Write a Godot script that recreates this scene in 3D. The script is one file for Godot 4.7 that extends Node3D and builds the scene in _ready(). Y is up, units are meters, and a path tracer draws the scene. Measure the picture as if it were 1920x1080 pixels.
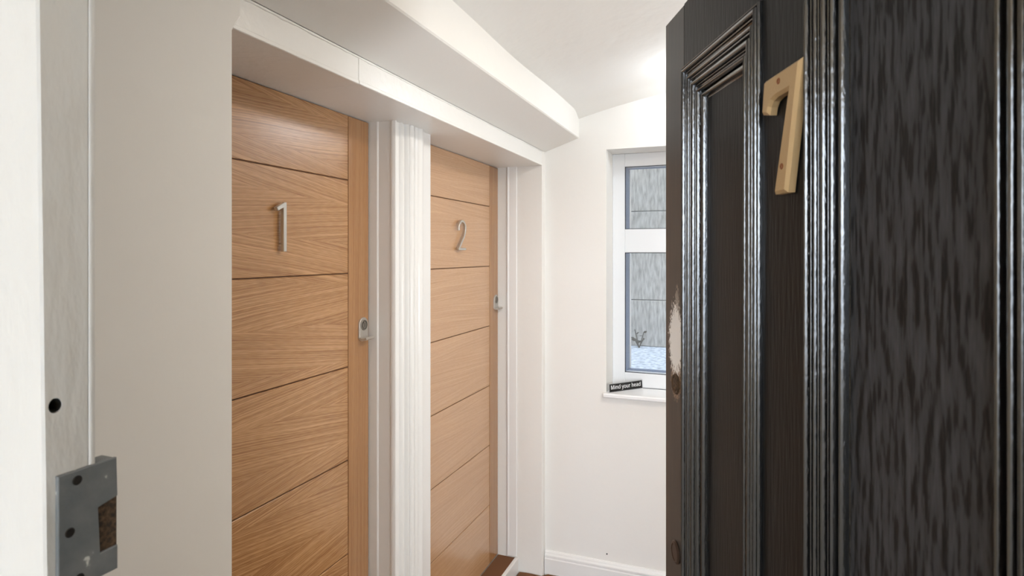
extends Node3D
# Entrance hall seen through an open black front door. Corridor frame: u runs down the hall (world -z), v to its right (world +x), y up.
# The camera stands at u = v = 0. Units are metres.

const EYE := 1.548
const SILL := 0.072            # the oak doors stand on a low step
const DOOR_V := -1.108         # front face of the oak doors
const WALL_V := -0.879         # face of the hall's wall beside the doors
const END_U := 2.741           # face of the end wall

var tex := {}

# ---------------------------------------------------------------- mesh collector
class Solid:
	var v := PackedVector3Array()
	var uv := PackedVector2Array()
	var at := Transform3D()
	var uvk := Vector4(1, 1, 0, 0)

	func tri(a: Vector3, b: Vector3, c: Vector3) -> void:
		for p in [a, b, c]:
			v.append(at * p)
			uv.append(Vector2(p.x * uvk.x + uvk.z, p.y * uvk.y + uvk.w))

	func quad(a: Vector3, b: Vector3, c: Vector3, d: Vector3) -> void:
		tri(a, b, c)
		tri(a, c, d)

	func begin() -> int:
		return v.size()

	func close(from: int) -> void:   # turn the closed shape added since begin() so that its front faces run clockwise
		var vol := 0.0
		var o := v[from]
		for i in range(from, v.size(), 3):
			vol += (v[i] - o).dot((v[i + 1] - o).cross(v[i + 2] - o))
		if vol > 0.0:
			for i in range(from, v.size(), 3):
				var t := v[i + 1]
				v[i + 1] = v[i + 2]
				v[i + 2] = t
				var s := uv[i + 1]
				uv[i + 1] = uv[i + 2]
				uv[i + 2] = s

	func hexa(p: Array) -> Solid:      # p: four corners of one end in order, then the four of the other
		var b := begin()
		quad(p[0], p[1], p[2], p[3])
		quad(p[7], p[6], p[5], p[4])
		for i in 4:
			var j := (i + 1) % 4
			quad(p[i], p[4 + i], p[4 + j], p[j])
		close(b)
		return self

	func box(lo: Vector3, hi: Vector3) -> Solid:
		return hexa([Vector3(lo.x, lo.y, lo.z), Vector3(hi.x, lo.y, lo.z), Vector3(hi.x, hi.y, lo.z), Vector3(lo.x, hi.y, lo.z),
			Vector3(lo.x, lo.y, hi.z), Vector3(hi.x, lo.y, hi.z), Vector3(hi.x, hi.y, hi.z), Vector3(lo.x, hi.y, hi.z)])

	func cbox(lo: Vector3, hi: Vector3, c: float) -> Solid:   # a box with chamfered edges
		var b := begin()
		var m := (lo + hi) / 2.0
		var h := (hi - lo) / 2.0
		var pt := func(ax: int, s: Vector3) -> Vector3:      # corner s of the face across axis ax
			var q := Vector3.ZERO
			for k in 3:
				q[k] = m[k] + s[k] * (h[k] if k == ax else h[k] - c)
			return q
		var corner := func(ax: int, sg: float, o1: int, s1: float, o2: int, s2: float) -> Vector3:
			var s := Vector3.ZERO
			s[ax] = sg
			s[o1] = s1
			s[o2] = s2
			return pt.call(ax, s)
		var out := []
		for ax in 3:
			var o1 := (ax + 1) % 3
			var o2 := (ax + 2) % 3
			for sg in [-1.0, 1.0]:
				out.append([corner.call(ax, sg, o1, -1, o2, -1), corner.call(ax, sg, o1, 1, o2, -1), corner.call(ax, sg, o1, 1, o2, 1), corner.call(ax, sg, o1, -1, o2, 1)])
		for ax in 3:                                          # edges run along ax, between the faces across o1 and o2
			var o1 := (ax + 1) % 3
			var o2 := (ax + 2) % 3
			for s1 in [-1.0, 1.0]:
				for s2 in [-1.0, 1.0]:
					out.append([corner.call(o1, s1, o2, s2, ax, -1), corner.call(o1, s1, o2, s2, ax, 1), corner.call(o2, s2, o1, s1, ax, 1), corner.call(o2, s2, o1, s1, ax, -1)])
		for f in out:
			oriented(f, m)
		for sx in [-1.0, 1.0]:
			for sy in [-1.0, 1.0]:
				for sz in [-1.0, 1.0]:
					var s := Vector3(sx, sy, sz)
					oriented([pt.call(0, s), pt.call(1, s), pt.call(2, s)], m)
		close(b)
		return self

	func oriented(f: Array, m: Vector3) -> void:
		var n: Vector3 = (f[1] - f[0]).cross(f[2] - f[0])
		var g := f.duplicate()
		if n.dot((f[0] + f[1] + f[2]) / 3.0 - m) < 0.0:
			g.reverse()
		tri(g[0], g[1], g[2])
		if g.size() == 4:
			tri(g[0], g[2], g[3])

	func prism(poly: PackedVector2Array, z0: float, z1: float, bev := 0.0) -> Solid:   # an outline in x, y drawn out along z; its z1 rim may be bevelled
		var b := begin()
		var pl := poly.duplicate()
		if Geometry2D.is_polygon_clockwise(pl):
			pl.reverse()
		var n := pl.size()
		var rings := [[pl, z0]]
		if bev > 0.0:
			rings.append([pl, z1 - bev])
			var inn := PackedVector2Array()
			for i in n:
				var e0 := (pl[i] - pl[(i + n - 1) % n]).normalized()
				var e1 := (pl[(i + 1) % n] - pl[i]).normalized()
				var nn := Vector2(-e0.y, e0.x) + Vector2(-e1.y, e1.x)
				nn = nn.normalized()
				inn.append(pl[i] + nn * bev / maxf(0.5, nn.dot(Vector2(-e0.y, e0.x))))
			rings.append([inn, z1])
		else:
			rings.append([pl, z1])
		for k in rings.size() - 1:
			var ra: PackedVector2Array = rings[k][0]
			var rb: PackedVector2Array = rings[k + 1][0]
			for i in n:
				var j := (i + 1) % n
				quad(Vector3(ra[i].x, ra[i].y, rings[k][1]), Vector3(ra[j].x, ra[j].y, rings[k][1]), Vector3(rb[j].x, rb[j].y, rings[k + 1][1]), Vector3(rb[i].x, rb[i].y, rings[k + 1][1]))
		for e in [[rings[0], true], [rings[-1], false]]:
			var q: PackedVector2Array = e[0][0]
			var z: float = e[0][1]
			var ix := Geometry2D.triangulate_polygon(q)
			for i in range(0, ix.size(), 3):
				var a := q[ix[i]]
				var bb := q[ix[i + 1]]
				var c := q[ix[i + 2]]
				var ccw := (bb - a).cross(c - a) > 0.0
				if ccw == e[1]:
					tri(Vector3(a.x, a.y, z), Vector3(c.x, c.y, z), Vector3(bb.x, bb.y, z))
				else:
					tri(Vector3(a.x, a.y, z), Vector3(bb.x, bb.y, z), Vector3(c.x, c.y, z))
		close(b)
		return self

	func lathe(prof: Array, n := 24) -> Solid:    # [radius, z] pairs turned round the z axis; starts and ends on the axis
		var b := begin()
		for i in n:
			var a0 := TAU * i / n
			var a1 := TAU * (i + 1) / n
			for k in prof.size() - 1:
				var p = prof[k]
				var q = prof[k + 1]
				quad(Vector3(cos(a0) * p[0], sin(a0) * p[0], p[1]), Vector3(cos(a1) * p[0], sin(a1) * p[0], p[1]), Vector3(cos(a1) * q[0], sin(a1) * q[0], q[1]), Vector3(cos(a0) * q[0], sin(a0) * q[0], q[1]))
		close(b)
		return self

	func ring(x0: float, y0: float, x1: float, y1: float, w: float, prof: Array, zs := 1.0) -> Solid:   # a mitred frame whose section is prof: [share of w inward, z]
		var b := begin()
		var n := prof.size()
		for k in n:
			var p = prof[k]
			var q = prof[(k + 1) % n]
			var c := func(e, i: int) -> Vector3:
				var d: float = e[0] * w
				return [Vector3(x0 + d, y0 + d, e[1] * zs), Vector3(x1 - d, y0 + d, e[1] * zs), Vector3(x1 - d, y1 - d, e[1] * zs), Vector3(x0 + d, y1 - d, e[1] * zs)][i]
			for i in 4:
				var j := (i + 1) % 4
				quad(c.call(p, i), c.call(p, j), c.call(q, j), c.call(q, i))
		close(b)
		return self

	func mesh(smooth := 0.0) -> ArrayMesh:
		var nor := PackedVector3Array()
		nor.resize(v.size())
		var faces := PackedVector3Array()
		for i in range(0, v.size(), 3):
			faces.append((v[i + 2] - v[i]).cross(v[i + 1] - v[i]))
		if smooth <= 0.0:
			for i in v.size():
				nor[i] = faces[i / 3].normalized()
		else:
			var near := {}
			for i in v.size():
				var key := Vector3i((v[i] * 20000.0).round())
				if not near.has(key):
					near[key] = []
				near[key].append(i / 3)
			var lim := cos(deg_to_rad(smooth))
			for i in v.size():
				var own := faces[i / 3].normalized()
				var sum := Vector3.ZERO
				for f in near[Vector3i((v[i] * 20000.0).round())]:
					if faces[f].normalized().dot(own) > lim:
						sum += faces[f]
				nor[i] = sum.normalized() if sum.length() > 1e-14 else own
		var a := []
		a.resize(Mesh.ARRAY_MAX)
		a[Mesh.ARRAY_VERTEX] = v
		a[Mesh.ARRAY_NORMAL] = nor
		a[Mesh.ARRAY_TEX_UV] = uv
		var m := ArrayMesh.new()
		m.add_surface_from_arrays(Mesh.PRIMITIVE_TRIANGLES, a)
		return m

# ---------------------------------------------------------------- helpers
func hall(u: float, v: float, y: float) -> Vector3:
	return Vector3(v, y, -u)

func plan() -> Transform3D:        # outline (u, v), drawn out upwards
	return Transform3D(Basis(Vector3(0, 0, -1), Vector3(1, 0, 0), Vector3(0, 1, 0)), Vector3.ZERO)

func section() -> Transform3D:     # outline (v, y), drawn out along u
	return Transform3D(Basis(Vector3(1, 0, 0), Vector3(0, 1, 0), Vector3(0, 0, -1)), Vector3.ZERO)

func ubox(s: Solid, u0: float, u1: float, v0: float, v1: float, y0: float, y1: float, c := 0.0) -> Solid:
	if c > 0.0:
		return s.cbox(Vector3(v0, y0, -u1), Vector3(v1, y1, -u0), c)
	return s.box(Vector3(v0, y0, -u1), Vector3(v1, y1, -u0))

func put(called: String, s: Solid, m: Material, parent: Node = self, smooth := 0.0) -> MeshInstance3D:
	var o := MeshInstance3D.new()
	o.name = called
	o.mesh = s.mesh(smooth)
	o.material_override = m
	parent.add_child(o, true)
	return o

func tag(o: Node, label: String, category := "", kind := "", group := "") -> Node:
	o.set_meta("label", label)
	if category:
		o.set_meta("category", category)
	if kind:
		o.set_meta("kind", kind)
	if group:
		o.set_meta("group", group)
	return o

func thing(called: String, at: Vector3, turn := 0.0) -> Node3D:
	var o := Node3D.new()
	o.name = called
	o.position = at
	o.rotation.y = turn
	add_child(o, true)
	return o

func noise(seed_: int, freq: float, oct := 4, kind := FastNoiseLite.TYPE_SIMPLEX_SMOOTH) -> FastNoiseLite:
	var n := FastNoiseLite.new()
	n.seed = seed_
	n.frequency = freq
	n.noise_type = kind
	n.fractal_octaves = oct
	return n

func noise_tex(key: String, n: FastNoiseLite, size := 512) -> Texture2D:
	if not tex.has(key):
		tex[key] = ImageTexture.create_from_image(n.get_seamless_image(size, size))
	return tex[key]

func ramp_tex(key: String, n: FastNoiseLite, stops: Array, size := 512) -> Texture2D:   # stops: [share, colour]
	if not tex.has(key):
		var g := Gradient.new()
		g.offsets = PackedFloat32Array(stops.map(func(s): return s[0]))
		g.colors = PackedColorArray(stops.map(func(s): return s[1]))
		var src := n.get_seamless_image(size, size)
		var im := Image.create(size, size, false, Image.FORMAT_RGB8)
		var data := src.get_data()
		var lut := []
		for i in 256:
			lut.append(g.sample(i / 255.0))
		var outb := PackedByteArray()
		outb.resize(size * size * 3)
		for i in size * size:
			var c: Color = lut[data[i]]
			outb[i * 3] = c.r8
			outb[i * 3 + 1] = c.g8
			outb[i * 3 + 2] = c.b8
		im = Image.create_from_data(size, size, false, Image.FORMAT_RGB8, outb)
		tex[key] = ImageTexture.create_from_image(im)
	return tex[key]

func mat(col: Color, rough: float, metal := 0.0) -> StandardMaterial3D:
	var m := StandardMaterial3D.new()
	m.albedo_color = col
	m.roughness = rough
	m.metallic = metal
	return m

func relief(m: StandardMaterial3D, t: Texture2D, depth_cm: float, scale: Vector3) -> StandardMaterial3D:
	m.heightmap_enabled = true
	m.heightmap_texture = t
	m.heightmap_scale = depth_cm
	m.uv1_triplanar = true
	m.uv1_scale = scale
	return m

# Oak veneer over a whole door leaf (w x h metres): leaves of veneer laid at slight angles, so that the grain meets in shallow chevrons.
func oak_texture(key: String, w: float, h: float, light: Color, dark: Color, strength: float, tilt: float, upright: bool, px := Vector2i(768, 2048)) -> Texture2D:
	if tex.has(key):
		return tex[key]
	var fine := noise(hash(key) % 1000 + 1, 1.0, 2)
	var wide := noise(hash(key) % 1000 + 2, 1.0, 2)
	var fleck := noise(hash(key) % 1000 + 3, 1.0, 1)
	var bytes := PackedByteArray()
	bytes.resize(px.x * px.y * 3)
	var k := 0
	for j in px.y:
		var y := h * (1.0 - (j + 0.5) / px.y)
		for i in px.x:
			var x := w * (i + 0.5) / px.x
			var along := x
			var across := y
			if upright:
				along = y
				across = x
			var bend := 0.0035 * wide.get_noise_2d(along * 2.3, across * 5.0)
			var band := (across + 0.05 * x) / 0.118
			var n := floori(band)
			var f := band - n
			var lean := tilt * (1.0 if n % 2 == 0 else -0.55) * (0.0 if upright else 1.0)
			var q := across + lean * (along - 0.4) + bend + n * 3.7
			var g := fine.get_noise_2d(along * 1.4, q * 280.0)
			var g2 := wide.get_noise_2d(along * 0.7 + 40.0, q * 60.0)
			var fl := fleck.get_noise_2d(along * 26.0, q * 520.0)
			var t := 0.42 + 0.60 * g * strength + 0.22 * g2 * strength + 0.22 * fl * strength
			var c := light.lerp(dark, clampf(t, 0.0, 1.0))
			bytes[k] = c.r8
			bytes[k + 1] = c.g8
			bytes[k + 2] = c.b8
			k += 3
	tex[key] = ImageTexture.create_from_image(Image.create_from_data(px.x, px.y, false, Image.FORMAT_RGB8, bytes))
	return tex[key]

func oak_mat(t: Texture2D) -> StandardMaterial3D:
	var m := mat(Color.WHITE, 0.27)
	m.albedo_texture = t
	m.heightmap_enabled = true
	m.heightmap_texture = t
	m.heightmap_scale = 0.012
	m.metallic_specular = 0.5
	m.clearcoat_enabled = true
	m.clearcoat = 0.7
	m.clearcoat_roughness = 0.24
	return m

# ---------------------------------------------------------------- the scene
func _ready() -> void:
	# camera
	var cam := Camera3D.new()
	cam.name = "camera"
	cam.projection = Camera3D.PROJECTION_FRUSTUM
	cam.near = 0.05
	cam.far = 100.0
	cam.size = 0.05 * 1080.0 / 1115.0
	cam.frustum_offset = Vector2(0, -0.05 * 65.0 / 1115.0)
	cam.position = Vector3(0, EYE, 0)
	cam.rotation_degrees.y = 20.96
	add_child(cam)
	cam.current = true
	var lens := CameraAttributesPhysical.new()
	lens.frustum_focal_length = 20.0
	lens.frustum_focus_distance = 1.5
	lens.frustum_near = 0.05
	lens.frustum_far = 100.0
	lens.exposure_aperture = 9.0
	cam.attributes = lens
	# sky and exposure
	var sky_m := ProceduralSkyMaterial.new()
	sky_m.sky_top_color = Color(0.84, 0.90, 0.97)
	sky_m.sky_horizon_color = Color(0.91, 0.945, 0.98)
	sky_m.ground_horizon_color = Color(0.62, 0.61, 0.60)
	sky_m.ground_bottom_color = Color(0.42, 0.41, 0.40)
	sky_m.sky_energy_multiplier = 3.1
	sky_m.ground_energy_multiplier = 1.3
	var sky := Sky.new()
	sky.sky_material = sky_m
	var env := Environment.new()
	env.background_mode = Environment.BG_SKY
	env.sky = sky
	env.tonemap_mode = Environment.TONE_MAPPER_LINEAR
	env.tonemap_exposure = 1.06
	env.sdfgi_enabled = true
	env.ssao_enabled = true
	env.ssil_enabled = true
	var we := WorldEnvironment.new()
	we.environment = env
	add_child(we)

	# shared materials
	var plaster := relief(mat(Color(0.93, 0.92, 0.90), 0.75), noise_tex("plaster", noise(3, 0.012, 4)), 0.07, Vector3(1.6, 1.6, 1.6))
	var ceiling_m := relief(mat(Color(0.93, 0.92, 0.90), 0.8), noise_tex("ceiling", noise(8, 0.008, 5)), 0.26, Vector3(1.1, 1.1, 1.1))
	var gloss := relief(mat(Color(0.93, 0.925, 0.915), 0.28), noise_tex("brush", noise(5, 0.02, 3)), 0.006, Vector3(9, 1.2, 9))
	var board := relief(mat(Color(0.93, 0.925, 0.91), 0.3), noise_tex("lumps", noise(6, 0.018, 4)), 0.07, Vector3(3, 3, 3))

	build_shell(plaster, ceiling_m, board)
	build_floor(gloss)
	build_oak_doors()
	build_door_trims(gloss)
	build_window(plaster)
	build_yard()
	build_entrance_frame()
	build_front_door()
	build_sign()
	build_lamp()

func ceiling_y(u: float, v: float) -> float:
	var t := clampf((v + 0.711) / 0.75, 0.0, 1.0)
	var y := 2.214 + 0.10 * (1.0 - (1.0 - t) * (1.0 - t))
	y += 0.004 * sin(u * 3.1 + v * 2.0) + 0.003 * sin(u * 7.3 - v * 5.0)
	var d := END_U - u                # the plaster turns softly down into the end wall
	if d < 0.10:
		var k := 1.0 - maxf(d, 0.0) / 0.10
		y -= 0.035 * k * k
	return y

func build_shell(plaster: Material, ceiling_m: Material, board: Material) -> void:
	# the hall's wall with the two doors
	var s := Solid.new()
	s.at = Transform3D(Basis(Vector3(0, 0, -1), Vector3(0, 1, 0), Vector3(1, 0, 0)), Vector3.ZERO)   # outline (u, y), drawn out along v
	s.prism(PackedVector2Array([Vector2(0.405, -0.05), Vector2(0.847, -0.05), Vector2(0.847, 1.963), Vector2(0.853, 1.972), Vector2(0.8665, 1.995), Vector2(0.8665, 2.45), Vector2(0.405, 2.45)]), -1.2, WALL_V, 0.004)
	s.at = Transform3D()
	ubox(s, 2.700, END_U + 0.01, -1.2, WALL_V, -0.05, 2.45, 0.003)
	ubox(s, 0.405, END_U + 0.1, -1.32, -1.2, -0.05, 2.45)
	tag(put("wall_left", s, plaster), "smooth off-white plaster wall with the recess for the two oak doors", "wall", "structure")
	# the lintel over both doors: two painted boards with a visible joint, an arris bead along the lower edge
	var lin := thing("trim_1", hall(1.8, WALL_V, 1.967))
	tag(lin, "glossy white painted lintel running over both oak doors", "lintel", "structure")
	for e in [[0.8475, 1.2396, -0.8822], [1.240, 2.700, -0.8812]]:
		s = Solid.new()
		s.at = Transform3D(Basis(), -lin.position)
		ubox(s, e[0], e[1], -1.199, e[2], 1.967, 2.30, 0.0010)
		put("board", s, board, lin)
		s = Solid.new()
		s.at = Transform3D(Basis(), -lin.position)
		ubox(s, e[0], e[1], e[2] - 0.01, e[2] + 0.0022, 1.9672, 1.9765, 0.0012)
		put("bead", s, board, lin)
	# caulk squeezed into the joint between lintel and beam
	s = Solid.new()
	s.at = Transform3D(Basis(), -lin.position)
	var cn := noise(21, 1.0, 3)
	var prev: Array = []
	var b := s.begin()
	for i in 120:
		var u := 0.868 + (2.698 - 0.868) * i / 119.0
		var r := 0.0016 + 0.003 * maxf(0.0, cn.get_noise_1d(u * 14.0)) + 0.001 * cn.get_noise_1d(u * 70.0)
		var sec := [hall(u, -0.884, 2.04), hall(u, -0.8795 + r * 0.5, 2.0345 + r * 0.2), hall(u, -0.8800 + r * 0.25, 2.0335 - r), hall(u, -0.884, 2.0335 - r * 1.8)]
		if prev:
			for k in 4:
				var k2 := (k + 1) % 4
				s.quad(prev[k], prev[k2], sec[k2], sec[k])
		else:
			s.quad(sec[3], sec[2], sec[1], sec[0])
		prev = sec
	s.quad(prev[0], prev[1], prev[2], prev[3])
	s.close(b)
	put("caulk", s, board, lin, 40.0)
	# the boxed-in beam above the lintel, its underside rising towards the hall
	s = Solid.new()
	s.at = section()
	s.prism(PackedVector2Array([Vector2(-0.878, 2.0365), Vector2(-0.715, 2.0925), Vector2(-0.711, 2.0965), Vector2(-0.711, 2.42), Vector2(-0.878, 2.42)]), 0.405, END_U)
	tag(put("beam", s, plaster), "white boxed-in ceiling beam with a sloping underside above the doors", "beam", "structure")
	# ceiling: an uneven old plaster slab
	s = Solid.new()
	b = s.begin()
	var nu := 60
	var nv := 32
	for i in nu:
		for j in nv:
			var c := []
			for e in [[0, 0], [1, 0], [1, 1], [0, 1]]:
				var u: float = 0.40 + (END_U + 0.03 - 0.40) * (i + e[0]) / nu
				var v: float = -0.80 + 1.46 * (j + e[1]) / nv
				c.append([hall(u, v, ceiling_y(u, v)), hall(u, v, 2.46)])
			s.quad(c[0][0], c[1][0], c[2][0], c[3][0])
			s.quad(c[3][1], c[2][1], c[1][1], c[0][1])
			for e in [[i == 0, 3, 0], [i == nu - 1, 1, 2], [j == 0, 0, 1], [j == nv - 1, 2, 3]]:
				if e[0]:
					s.quad(c[e[1]][0], c[e[1]][1], c[e[2]][1], c[e[2]][0])
	s.close(b)
	ubox(s, 0.34, END_U + 0.4, -1.4, 0.8, 2.45, 2.60)
	tag(put("ceiling", s, ceiling_m, self, 40.0), "uneven white plaster ceiling sloping down towards the beam", "ceiling", "structure")
	# end wall with the window opening
	s = Solid.new()
	ubox(s, END_U, 2.891, -1.32, -0.58, -0.05, 2.45)
	ubox(s, END_U, 2.891, 0.22, 0.72, -0.05, 2.45)
	ubox(s, END_U, 2.891, -0.58, 0.22, 2.031, 2.45)
	ubox(s, END_U, 2.891, -0.58, 0.22, -0.05, 0.880)
	var back := put("wall_back", s, plaster)
	s = Solid.new()
	s.at = Transform3D(Basis(), hall(END_U, -0.577, 0.15))
	s.lathe([[0, -0.002], [0.0035, -0.002], [0.0035, 0.001], [0, 0.0015]], 10)
	put("nail", s, mat(Color(0.06, 0.06, 0.06), 0.6), back)
	tag(back, "white end wall of the hall around the window", "wall", "structure")
	s = Solid.new()
	ubox(s, 0.405, 2.75, 0.60, 0.72, -0.05, 2.45)
	tag(put("wall_right", s, plaster), "white hall wall behind the open black front door", "wall", "structure")
	# front of the house
	var render_m := relief(mat(Color(0.86, 0.86, 0.85), 0.85), noise_tex("render", noise(14, 0.05, 4)), 0.4, Vector3(2, 2, 2))
	s = Solid.new()
	ubox(s, 0.335, 0.405, -3.0, -0.665, -0.05, 6.5)
	ubox(s, 0.335, 0.405, 0.36, 4.3, -0.05, 6.5)
	ubox(s, 0.335, 0.405, -0.665, 0.36, 2.03, 6.5)
	tag(put("wall_front", s, render_m), "pale rendered outside wall of the house around the entrance", "wall", "structure")

func build_floor(gloss: Material) -> void:
	var s := Solid.new()
	ubox(s, 0.34, 2.9, -1.3, 0.72, -0.12, 0.0)
	tag(put("floor", s, relief(mat(Color(0.45, 0.33, 0.24), 0.7), noise_tex("plaster", noise(3, 0.012, 4)), 0.1, Vector3(3, 3, 3))), "brown hall floor under the coir matting", "floor", "structure")
	var coir := relief(mat(Color.WHITE, 0.95), noise_tex("coir", noise(31, 0.16, 3)), 0.5, Vector3(9, 9, 9))
	coir.albedo_texture = ramp_tex("coir_colour", noise(33, 0.13, 3), [[0.0, Color(0.36, 0.22, 0.12)], [0.5, Color(0.60, 0.40, 0.25)], [1.0, Color(0.74, 0.53, 0.35)]])
	# hall matting with a hairy cut edge
	var edge := PackedVector2Array()
	var en := noise(44, 1.0, 2)
	for i in 100:
		var u := 0.42 + (2.69 - 0.42) * i / 99.0
		edge.append(Vector2(u, -0.992 + 0.003 * en.get_noise_1d(u * 160.0)))
	for i in range(1, 60):
		var v := -0.99 + (0.58 + 0.99) * i / 59.0
		var far := 2.694 if v < -0.872 else 2.722
		edge.append(Vector2(far + 0.004 * en.get_noise_1d(v * 190.0 + 50.0), v))
	edge.append(Vector2(0.42, 0.58))
	s = Solid.new()
	s.at = plan()
	s.prism(edge, 0.0, 0.012)
	tag(put("doormat", s, coir), "brown coir matting laid over the hall floor", "doormat")
	# step under the oak doors: boxed in white, with a strip of the same matting let into its top
	var st := thing("trim_2", hall(1.78, -1.05, 0.0))
	tag(st, "low white painted step along the foot of the oak doors", "step", "structure")
	s = Solid.new()
	s.at = Transform3D(Basis(), -st.position)
	ubox(s, 0.86, 2.700, -1.199, -1.018, 0.0, SILL - 0.008)
	put("base", s, gloss, st)
	s = Solid.new()
	s.at = Transform3D(Basis(), -st.position)
	ubox(s, 0.86, 2.700, -1.018, -1.000, 0.0, SILL + 0.004, 0.002)
	put("riser", s, gloss, st)
	s = Solid.new()
	s.at = Transform3D(Basis(), -st.position)
	ubox(s, 0.86, 2.700, -1.107, -1.0182, SILL - 0.008, SILL, 0.001)
	put("mat_strip", s, coir, st)
	# skirting on the end wall
	s = Solid.new()
	var prof := PackedVector2Array([Vector2(0, 0), Vector2(0.018, 0), Vector2(0.018, 0.082), Vector2(0.015, 0.086), Vector2(0.015, 0.092), Vector2(0.017, 0.094), Vector2(0.0165, 0.1), Vector2(0.011, 0.106), Vector2(0.009, 0.112), Vector2(0.005, 0.117), Vector2(0, 0.118)])
	var pts := PackedVector2Array()
	for p in prof:
		pts.append(Vector2(-(END_U - p.x), p.y))
	s.at = Transform3D(Basis(Vector3(0, 0, 1), Vector3(0, 1, 0), Vector3(1, 0, 0)), Vector3.ZERO)
	s.prism(pts, -0.876, 0.598)
	tag(put("baseboard_back", s, gloss), "white moulded skirting board along the end wall", "skirting board", "structure")
	# added covered court, out of view, shaping the daylight; open at its far end
	var buff := relief(mat(Color(0.90, 0.83, 0.73), 0.9), noise_tex("render", noise(14, 0.05, 4)), 0.3, Vector3(2, 2, 2))
	for e in [["added_wall_court_left", -2.6, -2.2, "unseen buff wall of the added court that shapes the daylight, on the lock side of the entrance"], ["added_wall_court_right", 3.8, 4.2, "unseen buff wall of the added court that shapes the daylight, on the hinge side of the entrance"]]:
		s = Solid.new()
		ubox(s, -10.0, 0.334, e[1], e[2], -0.03, 4.0)
		tag(put(e[0], s, buff), e[3], "wall", "structure")
	s = Solid.new()
	ubox(s, -10.0, 0.334, -2.6, 4.2, 4.0, 4.4)
	tag(put("added_ceiling_court", s, buff), "unseen buff ceiling of the added court, keeping sky light off the entrance", "ceiling", "structure")
	# pavement outside
	s = Solid.new()
	ubox(s, -150.0, 0.335, -150.0, 60.0, -0.2, -0.03)
	tag(put("ground", s, relief(mat(Color(0.78, 0.77, 0.76), 0.9), noise_tex("render", noise(14, 0.05, 4)), 0.3, Vector3(1, 1, 1))), "grey pavement outside the entrance", "pavement", "structure")

# ---------------------------------------------------------------- oak doors
func build_oak_doors() -> void:
	var t1 := oak_texture("oak_one", 0.762, 2.0, Color(0.78, 0.60, 0.41), Color(0.54, 0.365, 0.21), 1.0, 0.16, false)
	var t2 := oak_texture("oak_two", 0.84, 2.0, Color(0.84, 0.68, 0.52), Color(0.70, 0.52, 0.365), 0.55, 0.05, false)
	var t3 := oak_texture("oak_stile", 0.13, 2.0, Color(0.73, 0.55, 0.375), Color(0.56, 0.385, 0.235), 0.6, 0.0, true, Vector2i(256, 768))
	oak_door("door_1", 0.849, 0.762, t1, t3, "oak veneer door numbered 1 with horizontal grooves, beside the entrance", "1")
	oak_door("door_2", 1.861, 0.838, t2, t3, "oak veneer door numbered 2 with horizontal grooves, beside the end wall", "2")

func oak_door(called: String, u0: float, w: float, face_t: Texture2D, stile_t: Texture2D, label: String, digit: String) -> void:
	var d := thing(called, hall(u0, DOOR_V - 0.040, SILL), PI / 2)     # local x along u, local z out of the face
	tag(d, label, "door", "structure")
	var face := oak_mat(face_t)
	var stile := oak_mat(stile_t)
	var groove := mat(Color(0.40, 0.26, 0.15), 0.6)
	var top := 1.967 - SILL - 0.002
	var s := Solid.new()
	s.box(Vector3(0, 0.002, 0), Vector3(w, top, 0.0355))
	put("core", s, groove, d)
	var g := 0.0016
	for k in 7:
		var y0 := 0.283 * k + (0.002 if k == 0 else g)
		var y1 := minf(0.283 * (k + 1) - g, top)
		s = Solid.new()
		s.uvk = Vector4(1.0 / 0.84, -1.0 / 2.0, 0, 1)
		s.cbox(Vector3(0.105 + g, y0, 0.0355), Vector3(w - 0.105 - g, y1, 0.040), 0.0012)
		put("panel", s, face, d)
	for x in [0.0, w - 0.105 + g]:
		s = Solid.new()
		s.uvk = Vector4(1.0 / 0.13, -1.0 / 2.0, -x / 0.13, 1)
		s.cbox(Vector3(x, 0.002, 0.0355), Vector3(x + 0.105 - g, top, 0.040), 0.0018)
		put("stile", s, stile, d)
	# house number on two short pins
	var steel := mat(Color(0.80, 0.79, 0.77), 0.32, 0.9)
	var num: PackedVector2Array
	var at: Vector2
	if digit == "1":
		at = Vector2(1.222 - u0, 1.5525 - SILL)
		num = PackedVector2Array([Vector2(-0.009, 0), Vector2(0.002, 0), Vector2(0.002, 0.127), Vector2(-0.006, 0.127), Vector2(-0.034, 0.112), Vector2(-0.0285, 0.103), Vector2(-0.009, 0.1125)])
	else:
		at = Vector2(2.266 - u0, 1.5615 - SILL)
		num = stroke(two_line(), 0.0095)
	s = Solid.new()
	s.at = Transform3D(Basis(), Vector3(at.x, at.y, 0.0))
	s.prism(num, 0.048, 0.058, 0.0012)
	var dn := put("door_number", s, steel, d)
	dn.set_meta("label", "brushed steel numeral " + digit)
	for p in ([Vector2(-0.0035, 0.02), Vector2(-0.0035, 0.11)] if digit == "1" else [Vector2(0.0, 0.0047), Vector2(0.0, 0.1205)]):
		s = Solid.new()
		s.at = Transform3D(Basis(), Vector3(at.x + p.x, at.y + p.y, 0.0))
		s.lathe([[0, 0.0395], [0.002, 0.0395], [0.002, 0.049], [0, 0.049]], 10)
		put("pin", s, steel, dn)
	# cylinder pull
	cylinder_pull(d, Vector2((1.5775 if digit == "1" else 2.6655) - u0, 1.315 - SILL))

func two_line() -> PackedVector2Array:
	var l := PackedVector2Array()
	for i in 17:
		var a := deg_to_rad(195.0 - 225.0 * i / 16.0)
		l.append(Vector2(cos(a) * 0.0315, 0.091 + sin(a) * 0.0315))
	l.append(Vector2(0.018, 0.058))
	l.append(Vector2(-0.0325, 0.0047))
	l.append(Vector2(0.034, 0.0047))
	return l

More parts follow.
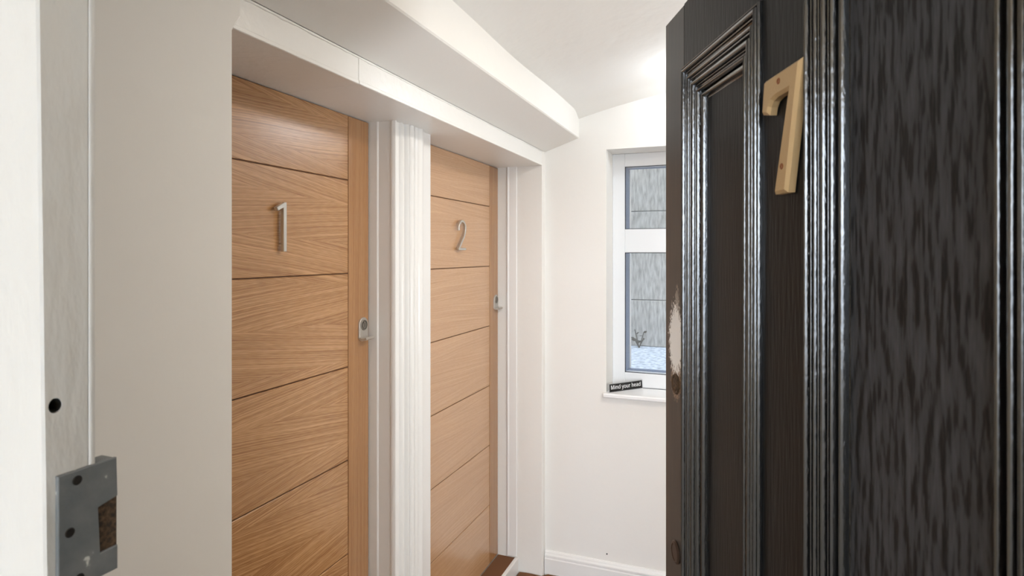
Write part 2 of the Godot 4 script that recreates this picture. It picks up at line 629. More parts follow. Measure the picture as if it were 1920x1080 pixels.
func stroke(line: PackedVector2Array, w: float) -> PackedVector2Array:
	return Geometry2D.offset_polyline(line, w / 2.0, Geometry2D.JOIN_MITER, Geometry2D.END_BUTT)[0]

func cylinder_pull(d: Node3D, at: Vector2) -> void:
	var satin := mat(Color(0.76, 0.74, 0.71), 0.38, 0.6)
	var dark := mat(Color(0.10, 0.09, 0.08), 0.5)
	var pull := Node3D.new()
	pull.name = "cylinder_pull"
	pull.position = Vector3(at.x, at.y, 0.040)
	d.add_child(pull, true)
	pull.set_meta("label", "satin steel cylinder pull")
	var o := PackedVector2Array([Vector2(-0.023, -0.030), Vector2(0.023, -0.030)])
	for i in 17:
		var a := PI * i / 16.0
		o.append(Vector2(cos(a) * 0.023, 0.009 + sin(a) * 0.023))
	var s := Solid.new()
	s.prism(o, 0.0, 0.006, 0.0015)
	put("backplate", s, satin, pull)
	# the lip curls out and up from the foot of the plate
	s = Solid.new()
	s.at = Transform3D(Basis(Vector3(0, 0, 1), Vector3(0, 1, 0), Vector3(1, 0, 0)), Vector3.ZERO)    # outline (z, y), drawn out along x
	var line := PackedVector2Array([Vector2(0.003, -0.026)])
	for i in 7:
		var a := deg_to_rad(180.0 + 90.0 * i / 6.0)
		line.append(Vector2(0.015 + cos(a) * 0.012, -0.028 + sin(a) * 0.008))
	line.append(Vector2(0.024, -0.0345))
	line.append(Vector2(0.029, -0.031))
	s.prism(stroke(line, 0.007), -0.0215, 0.0225)
	put("lip", s, satin, pull, 30.0)
	s = Solid.new()
	s.at = Transform3D(Basis(), Vector3(0, 0.008, 0))
	s.lathe([[0, 0.002], [0.0165, 0.002], [0.0165, 0.0075], [0.0155, 0.0085], [0.0135, 0.0085], [0.013, 0.0065], [0.011, 0.0065], [0.0105, 0.009], [0, 0.009]], 28)
	put("lock_cylinder", s, mat(Color(0.56, 0.54, 0.51), 0.4, 0.8), pull)
	s = Solid.new()
	s.cbox(Vector3(-0.0012, 0.002, 0.0085), Vector3(0.0012, 0.014, 0.0094), 0.0003)
	put("keyhole", s, dark, pull)

# ---------------------------------------------------------------- white trims round the oak doors
func build_door_trims(gloss: Material) -> void:
	var post := thing("trim_3", hall(1.70, -1.05, SILL))
	tag(post, "white moulded post between the two oak doors", "door frame", "structure")
	var s := Solid.new()
	s.at = plan().translated(-post.position)
	# jamb facing door 1: flush lining, then a rounded stop
	s.prism(PackedVector2Array([Vector2(1.614, -1.195), Vector2(1.614, -1.079), Vector2(1.6155, -1.076), Vector2(1.6175, -1.074), Vector2(1.6175, -1.020), Vector2(1.858, -1.020), Vector2(1.858, -1.195)]), SILL, 1.967)
	put("jamb", s, gloss, post, 25.0)
	s = Solid.new()
	s.at = plan().translated(-post.position)
	s.prism(arch([[0.0, -0.020], [0.0, -0.0085], [0.002, -0.0045], [0.006, -0.0035], [0.009, -0.006], [0.011, -0.010], [0.036, -0.010], [0.038, -0.005], [0.042, -0.003], [0.046, -0.005], [0.048, -0.009],
		[0.066, -0.009], [0.068, -0.002], [0.072, 0.0005], [0.078, -0.0012], [0.083, -0.005], [0.083, -0.020]], 1.6135, -1.005), SILL, 1.967)
	put("architrave", s, gloss, post, 50.0)
	s = Solid.new()
	s.at = plan().translated(-post.position)
	s.prism(arch([[0.0, -0.020], [0.0, -0.004], [0.004, 0.0015], [0.011, 0.003], [0.020, 0.0015], [0.025, -0.004], [0.028, -0.0045], [0.031, 0.0], [0.042, 0.0015], [0.046, -0.003], [0.050, -0.004], [0.054, 0.0], [0.060, 0.003], [0.066, 0.0045], [0.074, 0.004], [0.079, 0.001], [0.081, -0.004], [0.081, -0.020]], 1.697, -1.005), SILL, 1.967)
	put("architrave", s, gloss, post, 50.0)
	var far := thing("trim_4", hall(2.70, -1.06, SILL))
	tag(far, "white door frame with a planted stop between door 2 and the end wall", "door frame", "structure")
	s = Solid.new()
	s.at = Transform3D(Basis(), -far.position)
	ubox(s, 2.7025, 2.7245, -1.195, -1.0585, SILL, 1.967)
	put("jamb", s, gloss, far)
	s = Solid.new()
	s.at = plan().translated(-far.position)
	s.prism(PackedVector2Array([Vector2(2.7245, -1.0585), Vector2(2.692, -1.0585), Vector2(2.690, -1.0565), Vector2(2.689, -1.052), Vector2(2.691, -1.049), Vector2(2.6935, -1.047), Vector2(2.6935, -1.012), Vector2(2.6955, -1.008), Vector2(2.7245, -1.008)]), SILL + 0.009, 1.967)
	put("stop", s, gloss, far, 50.0)

func arch(prof: Array, u: float, v: float) -> PackedVector2Array:
	var o := PackedVector2Array()
	for p in prof:
		o.append(Vector2(u + p[0], v + (p[1] if p[1] < -0.015 else p[1] * 1.45)))
	return o

# ---------------------------------------------------------------- window
func build_window(plaster: Material) -> void:
	var upvc := mat(Color(0.90, 0.905, 0.91), 0.25)
	var rubber := mat(Color(0.07, 0.07, 0.08), 0.6)
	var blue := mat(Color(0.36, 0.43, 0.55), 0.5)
	var glass := StandardMaterial3D.new()
	glass.albedo_color = Color(0.95, 0.98, 1.0, 0.06)
	glass.transparency = BaseMaterial3D.TRANSPARENCY_ALPHA
	glass.roughness = 0.02
	var y0 := 0.902
	var y1 := 2.031
	var n := thing("window_1", hall(2.891, -0.18, y0))
	tag(n, "white framed window of two stacked panes in the end wall", "window", "structure")
	var own := Transform3D(Basis(), -n.position)
	# frame members; the panes lie between them
	var lo := -0.58
	var hi := 0.22
	var panes := [[EYE - 0.577, EYE + 0.004], [EYE + 0.117, EYE + 0.420]]
	for e in [["frame_stile", lo, -0.521, y0, y1], ["frame_stile", 0.161, hi, y0, y1], ["frame_rail", -0.521, 0.161, y0, panes[0][0]], ["transom", -0.521, 0.161, panes[0][1], panes[1][0]], ["frame_rail", -0.521, 0.161, panes[1][1], y1]]:
		var s := Solid.new()
		s.at = own
		ubox(s, 2.891, 2.945, e[1], e[2], e[3], e[4], 0.002)
		put(e[0], s, upvc, n)
	for p in panes:
		var s := Solid.new()
		s.at = own * Transform3D(Basis(), hall(2.898, 0, 0))
		s.ring(-0.5215, p[0] - 0.0005, 0.1615, p[1] + 0.0005, 0.0035, [[0, 0], [0, 0.004], [0.6, 0.004], [1, 0.001], [1, 0]])
		put("gasket", s, rubber, n)
		s = Solid.new()
		s.at = own
		ubox(s, 2.9005, 2.9045, -0.5205, 0.1605, p[0] + 0.0005, p[1] - 0.0005)
		put("pane", s, glass, n)
	# outer lining, the reveal's shade put into its blue-grey; pale edge to the render
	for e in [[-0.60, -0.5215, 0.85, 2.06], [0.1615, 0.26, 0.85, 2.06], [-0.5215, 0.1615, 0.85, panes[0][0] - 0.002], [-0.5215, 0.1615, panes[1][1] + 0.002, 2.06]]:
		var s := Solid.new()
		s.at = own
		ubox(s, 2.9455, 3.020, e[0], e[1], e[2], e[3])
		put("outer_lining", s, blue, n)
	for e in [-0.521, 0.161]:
		for p in panes:      # outer rebate beside each pane, in the same shade colour
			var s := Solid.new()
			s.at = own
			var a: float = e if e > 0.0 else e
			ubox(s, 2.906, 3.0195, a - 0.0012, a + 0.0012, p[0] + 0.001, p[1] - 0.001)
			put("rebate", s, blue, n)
	# sill board
	var s := Solid.new()
	s.at = own
	ubox(s, 2.715, 2.8915, -0.594, 0.236, 0.8805, y0 - 0.0005, 0.005)
	var sill := put("window_sill", s, mat(Color(0.94, 0.94, 0.94), 0.3), n)
	sill.set_meta("label", "white painted window sill")
	# outside leaf of the wall
	s = Solid.new()
	ubox(s, 3.0205, 3.045, -3.0, -0.5165, -0.1, 6.0)
	ubox(s, 3.0205, 3.045, 0.157, 3.0, -0.1, 6.0)
	ubox(s, 3.0205, 3.045, -0.5165, 0.157, -0.1, 0.90)
	ubox(s, 3.0205, 3.045, -0.5165, 0.157, 2.03, 6.0)
	tag(put("wall_outside", s, plaster), "pale outer leaf of the wall seen at the edge of the window panes", "wall", "structure")

func build_yard() -> void:
	var stained := relief(mat(Color.WHITE, 0.9), noise_tex("lumps", noise(6, 0.018, 4)), 0.15, Vector3(2, 2, 2))
	stained.albedo_texture = ramp_tex("concrete", noise(52, 0.016, 5), [[0.0, Color(0.58, 0.56, 0.53)], [0.35, Color(0.72, 0.70, 0.67)], [0.6, Color(0.78, 0.765, 0.735)], [1.0, Color(0.86, 0.845, 0.82)]])
	stained.uv1_scale = Vector3(5.0, 1.0, 5.0)
	var w := thing("wall_yard", hall(4.30, -0.6, 0.885))
	tag(w, "weathered grey concrete wall of the yard behind the window", "wall", "structure")
	var s := Solid.new()
	s.at = Transform3D(Basis(), -w.position)
	ubox(s, 4.312, 4.5, -2.6, 2.6, 0.6, 3.2)
	put("backing", s, mat(Color(0.30, 0.30, 0.30), 0.9), w)
	var ys := [0.885, 1.215, 1.848, 2.49, 3.19]
	for j in 4:
		for i in 2:
			var v0: float = -2.55 + 2.7 * i
			s = Solid.new()
			s.at = Transform3D(Basis(), -w.position)
			ubox(s, 4.294 + 0.004 * ((i * 3 + j) % 3), 4.3125, v0, v0 + (2.694 if i == 0 else 2.4), ys[j] + 0.003, ys[j + 1] - 0.003, 0.003)
			put("panel", s, stained, w)
	var slab := relief(mat(Color.WHITE, 0.85), noise_tex("lumps", noise(6, 0.018, 4)), 0.15, Vector3(2, 2, 2))
	slab.albedo_texture = ramp_tex("slab", noise(57, 0.02, 5), [[0.0, Color(0.48, 0.52, 0.57)], [0.45, Color(0.74, 0.77, 0.81)], [1.0, Color(0.93, 0.95, 0.97)]])  # the blue of the sky light is put into the slab colour
	slab.uv1_scale = Vector3(2.2, 2.2, 2.2)
	s = Solid.new()
	ubox(s, 3.046, 4.55, -2.6, 2.6, 0.55, 0.8845)
	tag(put("ground_yard", s, slab), "pale weathered concrete slab of the yard behind the window, tinted blue for sky light", "paving", "structure")
	for e in [["added_wall_lightwell_back", 4.314, 4.5, -2.6, 2.6, 3.2, "unseen grey wall added above the concrete wall of the yard to cut sky light"], ["added_wall_lightwell_left", 3.046, 4.5, -2.75, -2.61, 0.55, "unseen grey side wall added to cut sky light in the yard, on the side of the oak doors"], ["added_wall_lightwell_right", 3.046, 4.5, 2.61, 2.75, 0.55, "unseen grey side wall added to cut sky light in the yard, on the side away from the oak doors"]]:  # unseen walls added to hold sky light out of the yard
		s = Solid.new()
		ubox(s, e[1], e[2], e[3], e[4], e[5], 6.0)
		tag(put(e[0], s, stained), e[6], "wall", "structure")
	# withered weed at the foot of the yard wall
	var wd := thing("weed", hall(4.22, -0.66, 0.8845))
	tag(wd, "small withered weed at the foot of the yard wall", "weed")
	var brown := mat(Color(0.30, 0.27, 0.22), 0.9)
	var rng := RandomNumberGenerator.new()
	rng.seed = 9
	s = Solid.new()
	var tips := []
	for i in 5:
		var a := rng.randf() * TAU
		var tip := Vector3(cos(a) * 0.035, rng.randf_range(0.06, 0.15), sin(a) * 0.035)
		var r := 0.003
		s.hexa([Vector3(-r, 0, -r), Vector3(r, 0, -r), Vector3(r, 0, r), Vector3(-r, 0, r), tip + Vector3(-r, 0, -r), tip + Vector3(r, 0, -r), tip + Vector3(r, 0, r), tip + Vector3(-r, 0, r)])
		tips.append(tip)
	put("stems", s, brown, wd)
	for tip in tips:
		for k in 3:
			var lf := Solid.new()
			var o: Vector3 = tip * (0.55 + 0.2 * k)
			lf.at = Transform3D(Basis.from_euler(Vector3(rng.randf() * 2.0, rng.randf() * 6.0, 0.4)), o)
			lf.prism(PackedVector2Array([Vector2(0, 0), Vector2(0.014, 0.009), Vector2(0.034, 0), Vector2(0.014, -0.009)]), -0.0005, 0.0005)
			put("leaf", lf, brown, wd)

# ---------------------------------------------------------------- entrance frame
func build_entrance_frame() -> void:
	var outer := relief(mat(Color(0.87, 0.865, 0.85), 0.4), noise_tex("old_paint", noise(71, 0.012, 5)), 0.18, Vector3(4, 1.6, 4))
	var n := thing("trim_5", hall(0.37, -0.60, 0.0))
	tag(n, "old white painted entrance door frame with a grey lock keep", "door frame", "structure")
	var own := Transform3D(Basis(), -n.position)
	# lock-side post: its front edge leans a little
	var s := Solid.new()
	s.at = own
	var k := 0.0122
	var ua := 0.3405 + (EYE - 0.0) * k
	var ub := 0.3405 + (EYE - 2.03) * k
	s.hexa([hall(ua, -0.665, 0.0), hall(ua, -0.577, 0.0), hall(ua + 0.002, -0.575, 0.0), hall(ua + 0.002, -0.665, 0.0), hall(ub, -0.665, 2.03), hall(ub, -0.577, 2.03), hall(ub + 0.002, -0.575, 2.03), hall(ub + 0.002, -0.665, 2.03)])
	ubox(s, ua + 0.002, 0.381, -0.665, -0.61, 0.0, 2.03)
	s.at = own * Transform3D(Basis(Vector3(0, 0, -1), Vector3(0, 1, 0), Vector3(1, 0, 0)), Vector3.ZERO)      # outline (u, y), drawn out along v; an old bolt hole is cut where the two lengths meet
	var hole := Vector2(0.3525, 1.411)
	var lean := func(y: float) -> float: return 0.3425 + (EYE - y) * k
	for e in [[0.0, -1.0], [2.03, 1.0]]:
		var o := PackedVector2Array([Vector2(lean.call(e[0]), e[0]), Vector2(0.381, e[0]), Vector2(0.381, hole.y)])
		for i in 13:
			var a: float = PI * i / 12.0 * e[1]
			o.append(hole + Vector2(cos(a) * 0.0058, sin(a) * 0.0068))
		o.append(Vector2(lean.call(hole.y), hole.y))
		s.prism(o, -0.612, -0.575)
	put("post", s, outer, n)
	s = Solid.new()
	s.at = own * plan()
	s.prism(PackedVector2Array([Vector2(0.3812, -0.665), Vector2(0.3812, -0.5762), Vector2(0.3825, -0.5742), Vector2(0.385, -0.5735), Vector2(0.3875, -0.5745), Vector2(0.3885, -0.5775), Vector2(0.3885, -0.665)]), 0.0, 2.03)
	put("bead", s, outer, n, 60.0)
	s = Solid.new()
	s.at = own
	ubox(s, 0.341, 0.395, 0.262, 0.36, 0.0, 2.03, 0.003)
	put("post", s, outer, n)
	s = Solid.new()
	s.at = own
	ubox(s, 0.341, 0.395, -0.575, 0.262, 1.968, 2.03, 0.003)
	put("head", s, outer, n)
	# the bolt hole's dark bore
	s = Solid.new()
	s.at = own * Transform3D(Basis(Vector3(0, 0, -1), Vector3(0, 1, 0), Vector3(1, 0, 0)), hall(hole.x, -0.575, hole.y))
	s.lathe([[0, -0.033], [0.0057, -0.033], [0.0057, -0.0008], [0.0049, -0.0008], [0.0049, -0.03], [0, -0.03]], 24)
	put("bolt_hole", s, mat(Color(0.05, 0.045, 0.04), 0.9), n)
	# lock keep: a grey painted plate with a notch, its mouth rusty
	var grey := relief(mat(Color.WHITE, 0.45, 0.0), noise_tex("old_paint", noise(71, 0.012, 5)), 0.03, Vector3(9, 9, 9))
	grey.albedo_texture = ramp_tex("chipped", noise(83, 0.012, 5), [[0.0, Color(0.40, 0.42, 0.43)], [0.80, Color(0.47, 0.48, 0.485)], [0.90, Color(0.50, 0.51, 0.51)], [0.93, Color(0.78, 0.78, 0.76)], [1.0, Color(0.84, 0.84, 0.82)]], 256)
	var rust := relief(mat(Color.WHITE, 0.8), noise_tex("coir", noise(31, 0.16, 3)), 0.1, Vector3(20, 20, 20))
	rust.albedo_texture = ramp_tex("rust", noise(81, 0.03, 4), [[0.0, Color(0.13, 0.10, 0.07)], [0.5, Color(0.33, 0.25, 0.17)], [1.0, Color(0.48, 0.38, 0.28)]], 256)
	s = Solid.new()
	s.at = own * Transform3D(Basis(Vector3(0, 0, -1), Vector3(0, 1, 0), Vector3(1, 0, 0)), Vector3.ZERO)      # outline (u, y), drawn out along v
	s.prism(PackedVector2Array([Vector2(0.3525, 1.2385), Vector2(0.4075, 1.2385), Vector2(0.4075, 1.2615), Vector2(0.3905, 1.2615), Vector2(0.3885, 1.3055), Vector2(0.4075, 1.3100), Vector2(0.4065, 1.3480), Vector2(0.3525, 1.3475)]), -0.5748, -0.5710, 0.0008)
	var keep := put("lock_keep", s, grey, n)
	keep.set_meta("label", "grey painted lock keep with a rusty notch")
	s = Solid.new()
	s.at = own
	ubox(s, 0.3890, 0.4085, -0.592, -0.5735, 1.2600, 1.3105, 0.001)
	put("keep_mouth", s, rust, keep).position = Vector3.ZERO
	s = Solid.new()
	s.at = own
	ubox(s, 0.3890, 0.4070, -0.592, -0.5750, 1.2385, 1.2600, 0.001)
	ubox(s, 0.3890, 0.4060, -0.592, -0.5750, 1.3105, 1.3480, 0.001)
	put("keep_box", s, grey, keep)
	for p in [[0.3690, 1.3385], [0.3625, 1.2930], [0.3710, 1.2470]]:
		s = Solid.new()
		s.at = own * Transform3D(Basis(Vector3(0, 0, -1), Vector3(0, 1, 0), Vector3(1, 0, 0)), hall(p[0], -0.5710, p[1]))
		s.lathe([[0, -0.002], [0.0044, -0.002], [0.0044, 0.0002], [0.0036, 0.0006], [0, 0.0006]], 16)
		put("screw", s, mat(Color(0.08, 0.065, 0.05), 0.6), keep)

# ---------------------------------------------------------------- black front door
func build_front_door() -> void:
	var d := thing("door_3", hall(0.3684, 0.2147, 0.0), deg_to_rad(115.06))    # local x from the hinge to the free edge, outside face at z = 0 facing -z
	tag(d, "glossy black panelled front door numbered 7 standing open", "door", "structure")
	var strokes := noise_tex("strokes", noise(91, 0.03, 4))
	var paint := relief(mat(Color(0.085, 0.083, 0.082), 0.36), strokes, 0.03, Vector3(10, 0.8, 10))
	paint.metallic_specular = 0.28
	var dusty := relief(mat(Color.WHITE, 0.5), strokes, 0.05, Vector3(8, 0.8, 8))
	dusty.metallic_specular = 0.35
	dusty.albedo_texture = ramp_tex("dusty_black", noise(95, 0.02, 5), [[0.0, Color(0.05, 0.05, 0.05)], [0.33, Color(0.09, 0.09, 0.092)], [0.47, Color(0.215, 0.216, 0.225)], [1.0, Color(0.29, 0.292, 0.305)]])
	dusty.uv1_scale = Vector3(12, 1.5, 12)
	var bead := relief(mat(Color(0.06, 0.06, 0.062), 0.16), noise_tex("chips", noise(97, 0.05, 4)), 0.04, Vector3(8, 2.5, 8))
	bead.metallic_specular = 0.6
	bead.clearcoat_enabled = true
	bead.clearcoat = 1.0
	bead.clearcoat_roughness = 0.12
	var top := 1.956
	var bot := 0.018
	var W := 0.80
	var xs := [[0.0904, 0.351, 0.050], [0.4466, 0.7072, 0.066]]
	var ys := [[0.22, 0.74], [0.92, 1.851]]
	for e in [["stile", 0.0, 0.0904, bot, top], ["rail", 0.0904, 0.7072, ys[1][1], top], ["rail", 0.0904, 0.7072, ys[0][1], ys[1][0]], ["rail", 0.0904, 0.7072, bot, ys[0][0]],
			["muntin", 0.351, 0.4466, ys[1][0], ys[1][1]], ["muntin", 0.351, 0.4466, ys[0][0], ys[0][1]]]:
		var s := Solid.new()
		s.cbox(Vector3(e[1], e[3], 0), Vector3(e[2], e[4], 0.044), 0.0003)
		put(e[0], s, paint, d)
	# lock-side stile: the paint is worn through to the white undercoat round the old lock
	var s := Solid.new()
	s.uvk = Vector4(1.0 / 0.0928, -1.0 / (top - bot), -0.7072 / 0.0928, top / (top - bot))
	s.cbox(Vector3(0.7072, bot, 0), Vector3(W, top, 0.044), 0.002)
	put("stile", s, worn_stile(top - bot, bot), d)
	var prof := [[0.0, 0.002], [0.0, -0.003]]                   # reeds stepping down into the panel: [middle, half width, height]
	for r in [[0.035, 0.033, 0.006, -0.001], [0.125, 0.052, 0.0085, 0.0005], [0.215, 0.022, 0.004, 0.0005], [0.345, 0.045, 0.005, -0.001], [0.425, 0.022, 0.0025, -0.001], [0.545, 0.062, 0.0035, -0.004], [0.645, 0.02, -0.001, -0.005], [0.775, 0.045, 0.0005, -0.0085], [0.90, 0.07, -0.004, -0.0125]]:
		for i in 9:
			var a := PI * (1.0 - i / 8.0)
			prof.append([r[0] + cos(a) * r[1], -lerpf(r[3], r[2], sin(a))])
	prof.append_array([[1.0, 0.013], [1.0, 0.020], [0.0, 0.020]])
	for x in xs:
		for y in ys:
			s = Solid.new()
			s.cbox(Vector3(x[0], y[0], 0.013), Vector3(x[1], y[1], 0.031), 0.001)
			put("panel", s, dusty if x[0] < 0.3 else paint, d)
			s = Solid.new()
			s.ring(x[0], y[0], x[1], y[1], x[2], prof)
			put("moulding", s, bead, d, 42.0)
	# numeral 7
	var brass := relief(mat(Color(0.72, 0.60, 0.43), 0.45, 0.2), strokes, 0.02, Vector3(20, 20, 20))
	var seven := PackedVector2Array([Vector2(0.3790, 1.7462), Vector2(0.3735, 1.7085), Vector2(0.3890, 1.7050), Vector2(0.3920, 1.7135), Vector2(0.3970, 1.7190), Vector2(0.4065, 1.7215), Vector2(0.4310, 1.7225), Vector2(0.4010, 1.6135), Vector2(0.4275, 1.6135), Vector2(0.4555, 1.7495)])
	var local := PackedVector2Array()
	for p in seven:
		local.append(Vector2(p.x - 0.80, p.y))
	s = Solid.new()
	s.at = Transform3D(Basis(Vector3(-1, 0, 0), Vector3(0, 1, 0), Vector3(0, 0, -1)), Vector3.ZERO)     # outline (-x, y), drawn out of the face
	s.prism(local, 0.0015, 0.0125, 0.0035)
	var num := put("door_number", s, brass, d)
	num.set_meta("label", "brass coloured numeral 7")
	for p in [[0.413, 1.737], [0.4197, 1.6425]]:
		s = Solid.new()
		s.at = Transform3D(Basis(Vector3(-1, 0, 0), Vector3(0, 1, 0), Vector3(0, 0, -1)), Vector3(0.80 - p[0], p[1], 0))
		s.lathe([[0, 0.0], [0.0036, 0.0], [0.0036, 0.0126], [0.0028, 0.0131], [0.0008, 0.0127], [0, 0.0123]], 16)
		put("screw", s, mat(Color(0.55, 0.33, 0.17), 0.45, 0.5), num)
	# lock cylinder in the worn patch, and an escutcheon lower down
	var tarnish := relief(mat(Color.WHITE, 0.5, 0.5), noise_tex("coir", noise(31, 0.16, 3)), 0.1, Vector3(20, 20, 20))
	tarnish.albedo_texture = ramp_tex("rust", noise(81, 0.03, 4), [], 256)
	s = Solid.new()
	s.at = Transform3D(Basis(Vector3(-1, 0, 0), Vector3(0, 1, 0), Vector3(0, 0, -1)), Vector3(0.745, 1.326, 0))
	s.lathe([[0, -0.002], [0.0175, -0.002], [0.0175, 0.001], [0.016, 0.003], [0.0135, 0.003], [0.0125, 0.0015], [0.011, 0.0015], [0.0105, 0.0025], [0, 0.0025]], 28)
	put("lock_cylinder", s, tarnish, d, 30.0)
	s = Solid.new()
	s.at = Transform3D(Basis(Vector3(-1, 0, 0), Vector3(0, 1, 0), Vector3(0, 0, -1)), Vector3(0.745, 1.0405, 0))
	s.lathe([[0, -0.002], [0.019, -0.002], [0.019, 0.0015], [0.017, 0.0035], [0.0145, 0.004], [0.013, 0.0028], [0, 0.0028]], 28)
	put("escutcheon", s, mat(Color(0.27, 0.21, 0.17), 0.4, 0.6), d, 30.0)
	# hinges on the hanging edge
	for y in [0.25, 1.0, 1.72]:
		s = Solid.new()
		s.at = Transform3D(Basis(Vector3(1, 0, 0), Vector3(0, 0, 1), Vector3(0, 1, 0)), Vector3(-0.004, y, 0.046))
		s.lathe([[0, 0], [0.005, 0], [0.005, 0.1], [0, 0.1]], 12)
		put("hinge", s, mat(Color(0.3, 0.29, 0.28), 0.4, 0.7), d, 40.0)

func worn_stile(h: float, y_low: float) -> StandardMaterial3D:
	var w := 128
	var hp := 1536
	var im := Image.create(w, hp, false, Image.FORMAT_RGB8)
	var a := noise(61, 1.0, 4)
	var b := noise(63, 1.0, 4)
	for j in hp:
		var y := y_low + h * (1.0 - (j + 0.5) / hp)
		for i in w:
			var x := (i + 0.5) / w              # 0 at the panel, 1 at the free edge
			var g := a.get_noise_2d(x * 9.0, y * 4.0)
			var c := Color(0.085, 0.082, 0.078).lerp(Color(0.16, 0.142, 0.126), clampf(0.4 + g, 0.0, 1.0))
			# brown undercoat shows along the free edge
			var br := b.get_noise_2d(x * 5.0, y * 9.0)
			if x > 0.86 + 0.12 * br:
				c = c.lerp(Color(0.24, 0.17, 0.14), 0.7)
			# white patch above the lock cylinder
			var e := Vector2((x - 0.44) / 0.36, (y - 1.400) / 0.062).length() + 0.35 * b.get_noise_2d(x * 14.0, y * 90.0) + 0.25 * a.get_noise_2d(x * 40.0, y * 210.0)
			var tail := Vector2((x - 0.36) / 0.16, (y - 1.46) / 0.05).length() + 0.5 * b.get_noise_2d(x * 20.0, y * 80.0)
			if e < 0.92:
				c = Color(0.95, 0.94, 0.92)
			elif e < 1.02 or tail < 0.62:
				c = Color(0.52, 0.49, 0.45)
			var ru := Vector2((x - 0.42) / 0.27, (y - 1.332) / 0.034).length() + 0.4 * a.get_noise_2d(x * 22.0, y * 120.0)
			if ru < 0.95 and e >= 0.92:
				c = Color(0.36, 0.25, 0.17) if a.get_noise_2d(x * 50.0, y * 300.0) > -0.1 else Color(0.70, 0.62, 0.52)
			im.set_pixel(i, j, c)
	var m := mat(Color.WHITE, 0.36)
	m.albedo_texture = ImageTexture.create_from_image(im)
	return m

# ---------------------------------------------------------------- sign on the sill
func build_sign() -> void:
	var n := Node3D.new()
	n.name = "sign"
	n.position = hall(2.733, -0.5640, 0.9018)
	n.basis = Basis(Vector3.UP, deg_to_rad(49.4)) * Basis(Vector3.RIGHT, deg_to_rad(-6.0))
	add_child(n)
	tag(n, "small black sign lettered Mind your head, standing on the window sill", "sign")
	var L := 0.199
	var Hh := 0.040
	var s := Solid.new()
	s.cbox(Vector3(0, 0, -0.002), Vector3(L, Hh, 0.0), 0.0004)
	put("plate", s, mat(Color(0.02, 0.02, 0.022), 0.35), n)
	s = Solid.new()
	s.ring(0, 0, L, Hh, 0.0022, [[0, -0.0015], [0, 0.0007], [1, 0.0007], [1, -0.0015]])
	put("border", s, mat(Color(0.72, 0.73, 0.74), 0.3, 0.5), n)
	var t := TextMesh.new()
	t.text = "Mind your head"
	var f := SystemFont.new()
	f.font_names = PackedStringArray(["Droid Sans"])
	f.font_weight = 400
	t.font = f
	t.font_size = 64
	t.pixel_size = 0.001
	t.depth = 0.01
	t.material = mat(Color(0.95, 0.95, 0.95), 0.5)
	var box := t.get_aabb()
	var o := MeshInstance3D.new()
	o.name = "lettering"
	o.mesh = t
	var k := L * 0.88 / maxf(box.size.x, 0.001)
	o.scale = Vector3(k, k, 0.06)
	var mid := box.get_center()
	o.position = Vector3(L * 0.5 - mid.x * k, Hh * 0.5 - mid.y * k, 0.0002)
	n.add_child(o, true)

# ---------------------------------------------------------------- ceiling lamp and two added fill lamps, hidden behind the open door
func build_lamp() -> void:
	one_lamp(2.45, -0.10, 0.11, "small round ceiling lamp with an opal globe, beside the window wall")
	added_downlight(1.55, 0.16, 0.98, "flat round fill light added to the ceiling, unseen behind the open black door")
	added_wall_lamp(1.02, 0.60, 1.25, 0.52)

func added_wall_lamp(u: float, v: float, y: float, energy: float) -> void:  # added fill lamp, out of view, to brighten the end of the hall
	var n := thing("added_wall_lamp", hall(u, v, y))
	tag(n, "round opal fill lamp added on the hall wall, unseen behind the open black door", "wall lamp")
	var side := Basis(Vector3(0, 0, 1), Vector3(0, 1, 0), Vector3(-1, 0, 0))
	var s := Solid.new()
	s.at = Transform3D(side, Vector3.ZERO)
	s.lathe([[0, 0.0], [0.06, 0.0], [0.06, 0.012], [0.05, 0.018], [0.022, 0.02], [0.022, 0.045], [0, 0.045]], 32)
	put("bracket", s, mat(Color(0.92, 0.92, 0.92), 0.4), n, 35.0)
	s = Solid.new()
	s.at = Transform3D(side, Vector3(-0.115, 0, 0))
	var pr := []
	for i in 13:
		var a := PI * i / 12.0
		pr.append([sin(a) * 0.08, -cos(a) * 0.08])
	s.lathe(pr, 32)
	var opal := mat(Color(0.95, 0.94, 0.92), 0.4)
	opal.emission_enabled = true
	opal.emission = Color(0.94, 0.97, 1.0)
	opal.emission_energy_multiplier = 3.0
	put("globe", s, opal, n, 60.0)
	var l := OmniLight3D.new()
	l.name = "added_wall_lamp_light"
	l.position = Vector3(-0.115, 0, 0)
	l.light_color = Color(0.94, 0.97, 1.0)
	l.light_energy = energy
	l.light_size = 0.08
	l.omni_range = 12.0
	l.omni_attenuation = 2.0
	l.shadow_enabled = true
	n.add_child(l)


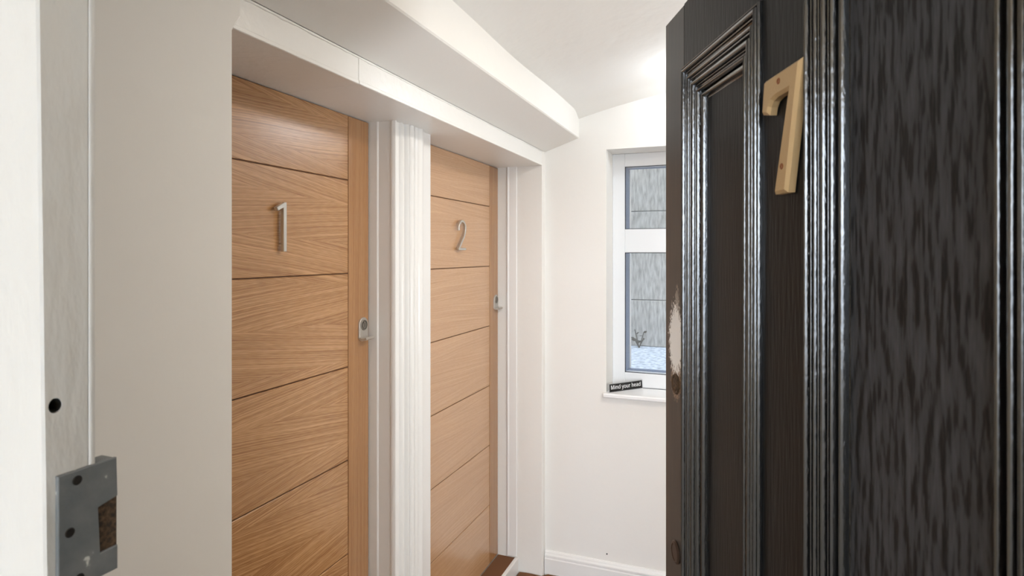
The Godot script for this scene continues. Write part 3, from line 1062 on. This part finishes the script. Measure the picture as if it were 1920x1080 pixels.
func added_downlight(u: float, v: float, energy: float, label: String) -> void:  # added ceiling fill, out of view, to even the light in the hall
	var n := thing("added_downlight", hall(u, v, ceiling_y(u, v)))
	tag(n, label, "added_downlight")
	var down := Basis(Vector3(1, 0, 0), Vector3(0, 0, 1), Vector3(0, -1, 0))
	var s := Solid.new()
	s.at = Transform3D(down, Vector3.ZERO)
	s.lathe([[0, -0.01], [0.105, -0.01], [0.105, 0.010], [0.100, 0.016], [0.090, 0.016], [0.088, 0.010], [0, 0.010]], 36)
	put("bezel", s, mat(Color(0.92, 0.92, 0.92), 0.4), n, 35.0)
	s = Solid.new()
	s.at = Transform3D(down, Vector3.ZERO)
	s.lathe([[0, 0.0102], [0.0875, 0.0102], [0.0875, 0.013], [0, 0.014]], 36)
	var lit := mat(Color(0.95, 0.94, 0.92), 0.4)
	lit.emission_enabled = true
	lit.emission = Color(1.0, 0.95, 0.89)
	lit.emission_energy_multiplier = 3.0
	put("diffuser", s, lit, n, 35.0)
	var l := AreaLight3D.new()
	l.name = "added_downlight_light"
	l.position = Vector3(0, -0.02, 0)
	l.rotation_degrees.x = -90.0
	l.area_size = Vector2(0.15, 0.15)
	l.light_color = Color(1.0, 0.95, 0.89)
	l.light_energy = energy
	l.area_range = 12.0
	l.area_attenuation = 2.0
	l.shadow_enabled = true
	n.add_child(l)

func one_lamp(u: float, v: float, energy: float, label: String) -> void:
	var y := ceiling_y(u, v)
	var n := thing("ceiling_lamp", hall(u, v, y))
	tag(n, label, "ceiling lamp")
	var down := Basis(Vector3(1, 0, 0), Vector3(0, 0, 1), Vector3(0, -1, 0))
	var s := Solid.new()
	s.at = Transform3D(down, Vector3.ZERO)
	s.lathe([[0, -0.008], [0.055, -0.008], [0.055, 0.012], [0.050, 0.018], [0.030, 0.022], [0, 0.022]], 32)
	put("base", s, mat(Color(0.92, 0.92, 0.92), 0.4), n, 35.0)
	s = Solid.new()
	s.at = Transform3D(down, Vector3(0, -0.082, 0))
	var pr := []
	for i in 13:
		var a := PI * i / 12.0
		pr.append([sin(a) * 0.062, -cos(a) * 0.062])
	s.lathe(pr, 32)
	var opal := mat(Color(0.95, 0.94, 0.92), 0.4)
	opal.emission_enabled = true
	opal.emission = Color(0.94, 0.97, 1.0)
	opal.emission_energy_multiplier = 3.0
	put("globe", s, opal, n, 60.0)
	var l := OmniLight3D.new()
	l.name = "lamp_light"
	l.position = Vector3(0, -0.082, 0)
	l.light_color = Color(0.94, 0.97, 1.0)
	l.light_energy = energy
	l.light_size = 0.06
	l.omni_range = 12.0
	l.omni_attenuation = 2.0
	l.shadow_enabled = true
	n.add_child(l)
